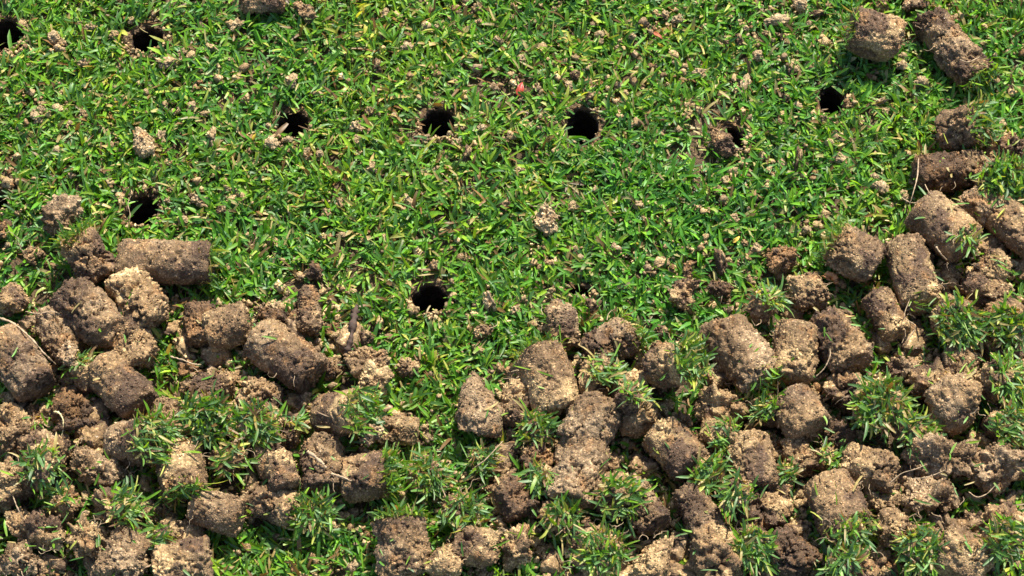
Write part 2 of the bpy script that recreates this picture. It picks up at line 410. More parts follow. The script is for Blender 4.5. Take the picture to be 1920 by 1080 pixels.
for hi, (x, y, rx, ry, lab) in enumerate(HOLES):
    cx, cy, rx, ry = hole_w[hi]
    nv, nu = 72, 40
    t = np.linspace(0, 1, nu); v = np.arange(nv) / nv * 2 * math.pi
    prof_r = np.interp(t, [0, 0.07, 0.13, 0.9, 1], [1.3, 1.08, 0.98, 0.86, 0.01]); prof_z = np.interp(t, [0, 0.07, 0.13, 0.9, 1], [-3, 2, -4, -190, -195])
    V = np.stack([np.outer(prof_r * rx, np.cos(v)), np.outer(prof_r * ry, np.sin(v)), np.outer(prof_z, np.ones(nv))], -1).reshape(-1, 3)
    q = V + hi * 77.7
    n = fbm(q / 16, 4, 3); rad = V[:, :2] / np.maximum(np.linalg.norm(V[:, :2], axis=1)[:, None], 1e-3)
    n = n + 0.8 * fbm(np.stack([np.cos(np.tile(v, nu)) * 1.3 + hi * 9, np.sin(np.tile(v, nu)) * 1.3, V[:, 2] / 60], -1), 14, 2)
    V[:, :2] += rad * (n * 5.5 + (0.5 - worley(q / 6, 3)) * 3)[:, None]
    top = np.clip((V[:, 2] + 10) / 10, 0, 1)
    V[:, 2] += n * 4 * top
    # crumbled near lip
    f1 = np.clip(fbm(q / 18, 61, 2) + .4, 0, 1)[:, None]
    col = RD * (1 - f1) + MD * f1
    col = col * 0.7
    dp = np.clip((V[:, 2] + 12 + 10 * n) / 12, 0, 1)[:, None]; col = DK * 0.28 * (1 - dp) + col * dp   # shade inside the hole painted into the colour, near black below the lip
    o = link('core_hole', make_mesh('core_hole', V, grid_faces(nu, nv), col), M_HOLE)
    o.location = (cx * P, cy * P, float(gz(np.array([cx]), np.array([cy]))[0]) * P)
    tag(o, lab, 'hole', 'core holes punched in the turf')

# ------------------------------------------------------------------ soil cores and clods, each at its place
# x, y, length, diameter, image angle of the + end, its elevation, tone, shape, tuft at + end, label
ITEMS = []
def I(x, y, L, D, ang, el, tone, shape, tuft, label): ITEMS.append((x, y, L, D, ang, el, tone, shape, tuft, label))
I(267,264,66,42,112,8,'v','p',0,'pointed grey crumb standing out on the turf at upper left')
I(1025,410,64,40,82,10,'v','r',0,'large pale crumb standing on the turf near the centre')
I(1354,264,70,46,128,10,'r','p',0,'dark brown wedge shaped crumb of soil plugging a hole')
I(490,2,95,52,4,0,'d','b',0,'dark brown core cut off by the top edge, left of centre')
I(572,22,62,32,-62,8,'d','r',0,'small dark lump beside the dark core at the top edge')
I(1640,66,104,98,170,12,'m','c',0.3,'fat tan core with a pale right rim, lying alone near the top right')
I(1762,60,96,72,-60,5,'d','b',0,'broken upper half of the long cracked core at the top right')
I(1804,114,108,80,-52,0,'d','b',0.9,'lower half of the cracked core at top right, straw and grass at its end')
I(1803,240,86,84,-8,46,'d','b',1.0,'short core with grass sprouting right, below the long cracked core')
I(1892,279,84,76,20,5,'r','r',0,'reddish brown knobbly clod at the right edge below the grassy short core')
I(1768,322,110,78,8,0,'k','b',0,'dark cracked core lying level above the rooty oval core, upper right')
I(1828,318,66,70,-20,0,'d','b',0,'dark core end between the cracked level core and the flat grass tuft, right side')
I(1858,395,128,72,160,6,'g','b',0,'grey sandy core under the flat grass tuft at the right')
I(1768,424,126,98,-48,4,'m','c',0,'plump oval core with pale roots at its upper left corner, right side')
I(1908,428,110,80,-50,5,'m','c',0,'brown core sloping into the right edge beside the plump oval one')
I(1600,474,98,92,150,16,'m','b',0.5,'round tan core with a few blades on its left, alone on turf right of centre')
I(1465,484,88,50,82,5,'r','r',0,'rough reddish clod sunk in the turf left of the round tan core')
I(1280,552,74,44,70,5,'m','r',0,'small rough clod in the turf above the big ridged core')
I(1290,508,46,20,75,20,'r','r',0,'thin crumbly spur rising out of the small rough clod')
I(1348,540,50,34,0,0,'k','r',0,'dark crumb in shade between the rough clod and the round end-on core')
I(1862,500,66,62,60,20,'m','l',0,'small round clod right of the core with the reddish streak')
I(1846,545,88,56,160,0,'d','b',0,'dark low core above the two square grass tufts at the right')
I(1514,548,88,72,8,0,'t','l',0,'pale sandy egg shaped core sitting alone right of centre, above the ochre ball')
I(1662,592,96,64,-66,0,'m','c',0,'brown core tucked under the lower left side of the streaked tall core')
I(1712,516,152,84,-80,2,'m','c',0.15,'tall upright core with reddish brown streaks down its lower half')
I(1880,346,60,104,-80,58,'d','c',1.5,'core stub capped by a wide blue-green tuft at the right edge')
I(1716,8,64,40,30,0,'d','r',0,'ragged dark clod at the top edge right of the fat tan core')
I(1652,6,30,26,0,0,'m','r',0,'small clod at the top edge touching the fat tan core')
I(4,428,56,40,90,0,'r','r',0,'small brown clod at left edge beside the spiky clod')
I(22,566,60,60,40,0,'m','l',0,'light brown clod at the left edge above the long pale root')
I(62,480,44,30,20,0,'m','r',0,'crumbly low clod in grass left of the long horizontal core')
I(110,628,118,66,-58,0,'g','b',0,'greyish core behind the pale root, left of the big dark core')
I(128,668,62,40,-70,10,'g','r',0,'crumbly grey scrap at the foot of the pale root')
I(62,786,76,30,88,0,'r','r',0,'reddish upright stick of soil in the gap near the left edge')
I(130,770,74,66,-30,0,'k','l',0,'dark reddish clod above the thin level stick at lower left')
I(140,795,110,18,4,12,'k','r',0,'thin dark level stick of soil left of the core with a round tuft')
I(378,610,84,64,100,0,'r','b',0,'reddish broken core end touching the square pale core')
I(508,592,78,38,0,0,'k','r',0,'dark level clod above the big sloping core')
I(252,642,112,80,-70,0,'m','b',0,'crumbly brown core under the lower end of the sandy tipped one')
I(395,728,96,58,10,0,'m','l',0,'speckled clod half hidden above a drooping tuft, left of centre')
I(486,740,84,70,-20,0,'m','l',0,'brown clod between two tufts below the big sloping core')
I(306,785,70,56,80,0,'m','b',0,'pale brown core stub between the round tuft and the drooping tuft')
I(60,1000,130,74,-8,0,'m','r',0,'ragged rooty clod near the left edge under the pale one')
I(30,1050,90,60,10,0,'g','r',0,'grey broken clod in the bottom left corner')
I(162,1012,100,84,-15,4,'t','r',0,'pale crumbly clod in the bottom row left of the square one')
I(236,1046,98,88,70,0,'g','b',0,'grey brown core cut by the bottom edge beneath the wide shaggy tuft')
I(336,1058,118,84,10,0,'m','b',0,'broad pale core at the bottom edge left of the open grass')
I(196,892,126,62,-10,0,'g','r',0,'ragged hollowed slab of soil between the round tuft and the wide shaggy tuft')
I(86,838,106,70,-8,0,'d','l',0,'brown rounded clod behind the tuft near the left edge')
I(18,908,84,110,-70,0,'t','r',0,'pale sandy clod with hanging roots at the left edge')
I(20,802,94,70,-60,0,'t','b',0,'pale core at the left edge above the tufted brown clod')
I(1000,862,76,58,20,0,'r','r',0,'reddish crumbly clod in shade left of the long purple grey column')
I(960,932,86,68,-60,0,'r','b',0,'reddish core left of the long grey brown column, low centre')
I(890,1026,88,72,-10,0,'m','b',0,'brown core in the bottom row right of the smooth button')
I(966,1026,80,70,-80,0,'t','r',0,'tan clod with a stray blade, bottom row left of the sprawling tuft')
I(1095,1004,66,54,60,0,'m','l',0,'low brown clod between the two bottom tufts right of centre')
I(1120,1055,120,60,0,0,'m','r',0,'crumbly low clod at the bottom edge under the sprawling tuft')
I(1420,948,96,80,-40,0,'m','r',0,'loose brown clod below the tall speckled core, lower right')
I(1380,930,60,60,0,0,'d','r',0,'small dark clod in shade right of the fluted core')
I(1465,935,70,56,80,0,'m','r',0,'ragged clod left of the big domed core, lower right')
I(1480,1040,96,84,-50,0,'k','b',0,'dark crumbly core at bottom edge left of the twin tufts')
I(1750,932,130,66,-6,0,'g','r',0,'grey crumbly ridge of soil under the broken slab, lower right')
I(1652,944,68,48,0,0,'t','r',0,'small pale clod right of the big domed core')
I(1885,980,90,70,0,0,'m','r',0,'shaded brown clod near the right edge in the bottom rows')
I(1610,1055,76,70,-60,0,'m','r',0,'brown clod at the bottom edge beside the twin tufts')
I(1345,1046,100,88,-75,0,'t','r',0,'tan crumbly core at the bottom edge below the fluted core')
I(690,680,78,72,20,0,'t','r',0,'light tan heap of loose soil right of the tapering core')
I(700,715,70,66,-20,0,'p','r',0,'yellowish heap of loose soil above the round tuft, centre left')
I(764,690,54,40,0,0,'t','r',0,'small tan heap of loose soil at the turf edge, centre left')
I(905,622,40,34,0,0,'t','r',0,'tan crumb heap on the turf below the central hole')
I(968,758,92,62,80,0,'m','b',0,'brown core wedged between the pointed core and the domed upright one')
I(1345,758,132,76,-4,0,'m','r',0,'rough level clod below the big ridged core')
I(1240,690,80,70,60,0,'r','b',0,'reddish core partly under the round tuft right of centre')
I(1350,700,70,50,10,0,'m','r',0,'crumbly clod in shade under the big ridged core')
I(1582,730,90,74,-30,0,'m','r',0,'broken clod under the ochre ball, left of the big tuft')
I(1745,722,84,76,20,0,'m','r',0,'tan crumbly clod above the round dark clod, right side')
I(1700,690,76,50,10,0,'d','r',0,'dark shaded clod in the gap below the streaked tall core')
I(1800,688,86,74,70,0,'d','l',0,'dark brown core directly below the square tuft')
I(1886,655,80,64,10,0,'r','l',0,'reddish clod beneath the bright tuft at right')
I(1905,700,80,70,0,0,'m','r',0,'brown clod at the right edge behind the sloping tuft')
I(1730,850,70,60,0,0,'m','r',0,'crumbly clod under the tuft at right below the big grass tuft')
I(1560,820,70,56,30,0,'k','r',0,'dark clod in the shaded gap above the star shaped tuft')
I(116,410,88,66,70,14,'g','r',0,'spiky grey clod standing on the turf at left')
I(166,482,98,82,128,26,'m','b',0.9,'short core with grass at its upper left, butting the long horizontal core')
I(310,492,188,88,-3,2,'d','c',0.55,'long horizontal core with straw and grass at its right end, upper left')
I(262,562,136,92,-58,0,'p','b',0,'core with a bright sandy tip lying under the long horizontal core')
I(170,590,152,92,-48,4,'d','b',0,'big dark core sloping down right on the left side')
I(36,684,138,92,-52,4,'d','c',0,'large dark core with sandy top at left edge')
I(428,612,84,80,15,6,'t','c',0,'square pale core with sandy face, left of centre')
I(536,668,144,93,-38,4,'d','c',0,'big sloping core with smooth dark top, above centre left')
I(616,690,90,34,-28,0,'r','r',0,'tapering crumbly tail running right from the big sloping core')
I(580,586,104,46,-88,6,'d','b',0,'narrow dark upright core left of centre')
I(590,512,40,32,80,16,'k','r',0,'dark knob on top of the narrow upright core')
I(548,598,50,22,60,0,'r','b',0,'thin brown flake left of the narrow upright core')
I(228,726,128,86,-48,4,'d','c',0,'slanting dark brown core with sandy right end, left side')
I(162,702,66,46,120,56,'m','l',1.3,'little clod under an upright tuft left of the slanting dark core')
I(76,868,66,66,-60,56,'m','l',1.1,'clod topped with a bright tuft near the left edge')
I(155,860,54,42,40,30,'g','l',0,'small hollow grey knob right of the tufted clod at left')
I(212,950,110,67,-30,52,'m','r',1.5,'wide shaggy tuft on a flattened clod, lower left')
I(118,948,55,46,160,56,'m','l',1.2,'small feathery tuft left of the wide shaggy one')
I(340,884,108,90,-78,8,'t','c',0.8,'pale sandy core with grass hanging from its lower end')
I(408,958,96,76,-20,4,'g','c',0,'grey brown core beside the open grass at lower left')
I(312,1004,66,55,-110,56,'m','l',1.2,'grass clump in shadow above the bottom row, lower left')
I(388,782,84,88,-80,58,'m','b',1.2,'core seen end on under a drooping green tuft, left of centre')
I(256,828,112,88,-18,46,'d','c',1.5,'dark core ending in a dense round blue-green tuft, lower left')
I(426,860,77,58,-60,56,'m','l',1.1,'sparse tuft on a shaded clod beside the pale sandy core')
I(488,790,88,78,-100,56,'m','l',1.2,'tufted clod below the big sloping core')
I(508,866,80,62,-62,4,'d','c',0,'smooth brown core left of the broad one, low centre left')
I(528,885,70,56,-70,0,'m','c',0,'pale core half behind the smooth brown one')
I(516,944,80,74,-20,6,'m','b',0.5,'round brown clod with grass on its left, low centre left')
I(604,874,116,84,-86,4,'d','b',0,'broad brown core with a pale stem across it, low centre left')
I(545,815,66,36,70,56,'m','l',1.3,'narrow upright tuft between the tan core and the smooth brown one')
I(682,894,96,88,4,8,'m','b',1.4,'cracked square core with grass spraying right, low centre')
I(794,892,55,64,-30,56,'m','l',1.9,'big loose spray of broad blades right of the cracked square core')
I(590,962,55,60,-80,56,'m','l',1.6,'grass clump hanging below the broad brown core')
I(745,808,82,54,-3,4,'t','b',0,'small level tan core above the spray of blades, centre')
I(644,776,112,84,-18,46,'m','c',1.4,'tan core ending in an olive green round tuft, centre left')
I(692,812,56,34,40,20,'g','r',0,'crumbly grey knob at the left end of the small level tan core')
I(752,1030,116,94,92,10,'d','b',0.6,'dark reddish core cut by the bottom edge with grass on its top end')
I(830,1058,68,68,40,50,'m','l',0,'smooth round button of soil at the bottom edge, centre left')
I(865,960,55,73,-70,56,'m','l',1.9,'clump of long blades above the bottom row in the centre')
I(895,762,142,90,98,2,'g','p',0,'pointed cone shaped core at the centre of the pile')
I(900,860,44,46,-60,56,'m','l',1.3,'small dark green tuft below the pointed cone shaped core')
I(1054,610,98,64,-82,4,'d','l',0,'small upright dark core with an orange spot, above the domed one')
I(1146,646,98,84,30,8,'d','b',0.6,'round cracked core with thin grass on its upper right')
I(1028,714,134,94,108,6,'t','c',0.5,'domed upright core with grey blades at its top, centre of pile')
I(1004,802,55,64,-90,56,'d','l',1.4,'dark green tuft in a shaded gap left of the purple grey lump')
I(1120,708,77,73,20,60,'m','l',1.3,'curly green tuft between the cracked round core and the pale pointed one')
I(1016,900,66,55,-140,56,'m','l',1.2,'tuft squeezed against the left side of the long column')
I(1206,960,98,72,-55,4,'d','b',0,'rough sloping core between the capped clod and the fluted one')
I(1046,968,66,66,-70,56,'m','l',1.7,'trailing tuft under the lower end of the long column')
I(1126,1026,77,78,-90,56,'m','l',1.8,'sprawling tuft near the bottom edge, centre right')
I(1082,886,150,94,-106,2,'g','b',0,'long rough grey brown column, low centre right')
I(1110,792,104,98,60,8,'g','b',0,'purple grey lump on top of the long column')
I(1186,754,134,76,-80,4,'p','b',0,'pale pointed sandy core right of the purple grey lump')
I(1180,752,55,46,40,60,'m','l',1.1,'small blue-green tuft laid on the pale pointed core')
I(1154,930,83,78,-70,56,'d','l',1.5,'dark clod capped with a thick tuft right of the long column')
I(1262,684,96,80,-16,48,'m','c',1.4,'core end covered by a round leafy tuft, right of centre')
I(1388,660,158,96,-58,2,'g','b',0.6,'big ridged grey core sloping down right, thatch at its top end')
I(1432,576,66,55,60,56,'m','l',1.3,'straw coloured tuft left of the egg shaped core')
I(1266,842,108,84,-52,6,'m','c',0,'smooth brown core with a sandy top left corner, right of the column')
I(1320,888,66,58,-60,56,'m','l',1.5,'spreading tuft at the lower end of the smooth sandy topped core')
I(1344,816,66,60,-40,56,'m','l',1.4,'spiky tuft above the gap between two smooth cores, right of centre')
I(1312,968,118,70,-68,4,'d','c',0,'fluted smooth core standing below the spreading tuft')
I(1412,868,122,84,-80,2,'m','b',0,'tall speckled core with a long blade across it, lower right')
I(1386,920,55,51,-100,56,'m','l',1.3,'thin tuft left of the tall speckled core')
I(1470,890,48,46,-100,56,'m','l',1.2,'thin tuft right of the tall speckled core')
I(1408,1024,70,73,-80,56,'m','l',1.6,'dull green tuft near the bottom edge right of the tan crumbly core')
I(1490,662,112,86,80,6,'t','c',0,'ochre ball shaped core right of the big ridged one')
I(1576,642,136,92,-58,4,'d','b',0,'plump core with a violet patch right of the ochre ball')
I(1500,776,90,92,-60,4,'d','c',0,'rounded dark core below the ochre ball')
I(1448,772,55,55,170,56,'m','l',1.2,'yellowish tuft on the left of the rounded dark core')
I(1498,858,78,54,-70,4,'m','b',0,'small tan core left of the star shaped tuft')
I(1546,862,48,42,0,60,'m','l',1.1,'star shaped blue-green tuft right of the small tan core')
I(1640,756,96,92,-70,56,'m','l',1.7,'largest grass tuft of the pile, right of the rounded dark core')
I(1706,808,77,64,-50,56,'m','l',1.4,'tuft just below and right of the largest one')
I(1628,878,106,76,-20,6,'t','b',0,'sandy core with a reddish end below the largest tuft')
I(1790,600,88,84,-80,58,'m','c',1.6,'square tuft on a core end right of the streaked tall core')
I(1880,604,84,72,-90,50,'r','c',1.5,'bright green tuft on a reddish core near the right edge')
I(1812,442,55,46,-60,56,'m','l',0.9,'yellow green tuft at the lower corner of the plump oval core')
I(1790,758,104,100,20,8,'d','l',0,'round dark clod with pale grains, right side')
I(1874,716,77,83,-20,56,'m','l',1.6,'sloping tuft at the right edge above the grain covered clods')
I(1882,800,77,69,-50,56,'m','l',1.5,'tuft at the right edge beside the round dark clod')
I(1570,948,112,100,-72,8,'m','c',0.4,'big domed core with a brown cap, lower right')
I(1590,1002,66,60,-70,56,'m','l',1.5,'ragged tuft under the big domed core')
I(1576,1054,55,55,-90,56,'m','l',1.3,'tuft at the bottom edge below the big domed core')
I(1676,996,76,66,-60,14,'t','l',0,'smooth tan core end with a blunt face, bottom rows right')
I(1780,860,146,86,-6,4,'g','r',0,'broken grey slab with holes in it, lower right')
I(1880,872,118,88,10,4,'g','r',0,'crumbling grey slab at the right edge with a cave beneath')
I(1804,1044,106,94,150,8,'t','b',0,'broad tan core at the bottom edge near the right corner')
I(1226,1052,98,70,64,8,'t','p',0,'smooth tan tapered core at the bottom edge, centre right')
I(1730,1024,77,73,-110,56,'m','l',1.7,'leafy tuft on the left of the broad tan core')
I(1880,1004,72,69,-80,56,'m','l',1.6,'rounded tuft near the right bottom corner')

HG = 8.0
hx0, hy0 = -1300, -1000
H = np.full((260, 330), 9.0)
hyy, hxx = np.mgrid[0:260, 0:330]; hxx = hx0 + hxx * HG; hyy = hy0 + hyy * HG
CAP = 62.0
placed = []
for idx, (x, y, L, D, ang, el, tone, shape, tuft, label) in enumerate(ITEMS):
    a, e = R(ang), R(el)
    ax = Vector((math.cos(e) * math.cos(a), math.cos(e) * math.sin(a), math.sin(e)))
    hh = abs(math.sin(e)) * L / 2 * 0.88 + abs(math.cos(e)) * D / 2 * 0.92      # half height
    zc = 9 + hh
    for _ in range(3):
        c = at(x, y, zc)
        al = max(D / 2, abs(math.cos(e)) * L / 2 + abs(math.sin(e)) * D / 2); aw = D / 2
        dx, dy = hxx - c.x, hyy - c.y
        u = (dx * math.cos(a) + dy * math.sin(a)) / al; v = (-dx * math.sin(a) + dy * math.cos(a)) / aw
        rr = u * u + v * v
        foot = rr < 0.55
        base = float(np.percentile(H[foot], 55)) if foot.any() else 9.0
        base = min(max(base - 7, 7.0), CAP)
        zc = base + hh
    c = at(x, y, zc)
    m = rr < 1
    Hn = zc + hh * np.sqrt(np.clip(1 - rr, 0, 1)) * 0.9
    H[m] = np.maximum(H[m], Hn[m])
    placed.append((c, hh, al, aw, a))
    q = ax.to_track_quat('Z', 'Y')
    kind = 'soil_core' if shape in 'cbp' else 'soil_clod'
    if 'crumb' in label: kind = 'soil_crumb'
    cat = kind.replace('_', ' ')
    grp = {'soil_core': 'soil cores pulled from the turf', 'soil_clod': 'broken soil clods among the cores', 'soil_crumb': 'crumbs scattered on the turf'}[kind]
    me = lump_mesh(kind if not tuft else 'soil_plug', L, D, tone, shape, seed=idx)
    if tuft:
        root = bpy.data.objects.new(kind, None); C.objects.link(root); root.empty_display_size = 0.005
        root.location = Vector((c.x, c.y, zc - hh)) * P
        tag(root, label, cat, grp)
        for nm, mesh, mt in (('soil_plug', me, M_SOIL), ('grass_tuft', tuft_mesh('grass_tuft', D, L, idx, tuft, capz=0.86 if shape in 'lr' else 0.96, lift=0 if shape in 'lr' else 16), M_GRASS)):
            o = link(nm, mesh, mt, root); o.rotation_mode = 'QUATERNION'; o.rotation_quaternion = q; o.location = (0, 0, hh * P)
    else:
        o = link(kind, me, M_SOIL); o.rotation_mode = 'QUATERNION'; o.rotation_quaternion = q; o.location = Vector((c.x, c.y, zc)) * P
        tag(o, label, cat, grp)
def h_at(X, Y):
    i = np.clip(((np.asarray(Y) - hy0) / HG).round().astype(int), 0, 259); j = np.clip(((np.asarray(X) - hx0) / HG).round().astype(int), 0, 329)
    return H[i, j]

# ------------------------------------------------------------------ turf blades (uncountable)
n = 33000
bx = rng.uniform(X0 + 20, X1 - 20, n); by = rng.uniform(Y0 + 20, Y1 - 20, n)
hdv = hole_d(bx, by)
keep = hdv > 1.15 + 0.07 * rng.normal(size=n) + 0.12 * vnoise(np.stack([bx / 14, by / 14, 0 * bx], -1), 44)
for (c, hh, al, aw, a) in placed:
    dx, dy = bx - c.x, by - c.y
    u = (dx * math.cos(a) + dy * math.sin(a)) / al; v = (-dx * math.sin(a) + dy * math.cos(a)) / aw
    if al > 40: keep &= (u * u + v * v) > 0.35
thin = fbm(np.stack([bx / 70, by / 70, 0 * bx], -1), 71, 2)
keep &= rng.random(n) < np.clip(1.15 - np.clip(thin - 0.15, 0, 1) * 1.3, 0.35, 1)
GAPS = [(at(*g_[:2], 10), g_[2], g_[3]) for g_ in ((770, 690, 120, 90), (820, 900, 110, 130), (550, 1045, 170, 65), (1290, 620, 120, 60), (960, 640, 60, 60), (1130, 1000, 60, 60), (300, 690, 50, 60))]
def gap(X, Y): return np.maximum.reduce([1.25 - np.hypot((X - g_.x) / a_, (Y - g_.y) / b_) for g_, a_, b_ in GAPS])
dens_ = np.zeros(n)
for (c, hh, al, aw, a) in placed:
    dens_ += np.exp(-((bx - c.x) ** 2 + (by - c.y) ** 2) / 95.0 ** 2)
keep &= rng.random(n) < np.clip(1.9 - 0.6 * dens_ + 2 * np.clip(gap(bx, by), 0, 1), 0.4, 1)
bx, by = bx[keep], by[keep]; n = len(bx)
k = 4
paz = rng.uniform(0, 2 * math.pi, n)
base = np.repeat(np.stack([bx, by, gz(bx, by)], -1), k, 0)
m = n * k
# a plant's blades share its colour to some degree and fan round its own lean
base[:, :2] += rng.normal(0, 2.5, (m, 2))
for cx_, cy_, rx_, ry_ in hole_w:      # shoots round a hole lean away from it
    dd = np.hypot((bx - cx_) / rx_, (by - cy_) / ry_); sel = (dd < 1.75) & (rng.random(n) < 0.76)
    paz[sel] = np.arctan2(by[sel] - cy_, bx[sel] - cx_)
az = np.repeat(paz, k) + rng.normal(0, 0.85, m)
e0 = np.clip(rng.normal(R(39), R(16), m), R(5), R(85)); bend = np.clip(rng.normal(R(36), R(19), m), R(-8), R(80))
ln = np.clip(rng.normal(33, 10, m), 11, 62); wd = np.clip(rng.normal(5.5, 1.5, m), 2.2, 10)
base[:, 2] += rng.uniform(0, 7, m)
V, F, col = blades(base, az, e0, bend, ln, wd, rng)
pl = np.repeat(np.repeat(np.clip(rng.normal(1, 0.14, n), 0.7, 1.4), k), 15)[:, None]
# patches a little yellower, others bluer
pt = np.clip(fbm(np.stack([V[:, 0] / 260, V[:, 1] / 260, 0 * V[:, 0]], -1), 88, 2) * 0.17, -0.2, 0.2)[:, None]
col = col * pl * (1 + pt * np.array([1.0, 0.25, -0.2]))
# dead thatch low between the plants
mt_ = 16000
tx = rng.uniform(X0 + 20, X1 - 20, mt_); ty = rng.uniform(Y0 + 20, Y1 - 20, mt_); kk = hole_d(tx, ty) > 1.0; tx, ty = tx[kk], ty[kk]; mt_ = len(tx)
tb = np.stack([tx, ty, gz(tx, ty) + rng.uniform(1, 8, mt_)], -1)
V2, F2, c2 = blades(tb, rng.uniform(0, 6.28, mt_), rng.normal(R(10), R(12), mt_), rng.normal(R(10), R(15), mt_), rng.uniform(9, 28, mt_), rng.uniform(1.3, 3.5, mt_), rng, pw=np.array([0, 0.05, 0.2, 0.2, 0.1, .15, .3]))
grass = link('grass', make_mesh('grass', np.vstack([V, V2]), np.vstack([F, F2 + len(V)]), np.clip(np.vstack([col, c2]), 0, 0.9)), M_GRASS)
tag(grass, 'short mown bright green bentgrass turf pierced by core holes', 'grass', None, 'stuff')

# ------------------------------------------------------------------ clippings lying loose on the cores (uncountable)
r = np.random.default_rng(5)
n = 900
px = r.uniform(-20, 1940, n); py = 560 + 540 * r.random(n) ** 0.8
side = r.random(n) < 0.22; px = np.where(side, r.uniform(1700, 1940, n), px); py = np.where(side, r.uniform(200, 700, n), py)
pts = np.array([at(a, b, 40) for a, b in zip(px, py)])
hz = h_at(pts[:, 0], pts[:, 1]); pts = np.array([at(a, b, h) for a, b, h in zip(px, py, hz)]); pts[:, 2] = h_at(pts[:, 0], pts[:, 1]) + 1.5
okk = pts[:, 2] > 25; pts = pts[okk]; n = len(pts)
V, F, col = blades(pts, r.uniform(0, 6.28, n), r.normal(R(8), R(14), n), r.normal(R(16), R(14), n), r.uniform(12, 36, n), r.uniform(2, 5, n), r, pw=np.array([0.3, .25, .12, .08, .07, .14, .04]))
o = link('grass_clippings', make_mesh('grass_clippings', V, F, col), M_GRASS)
tag(o, 'loose grass clippings strewn over the pile of soil cores', 'grass', None, 'stuff')

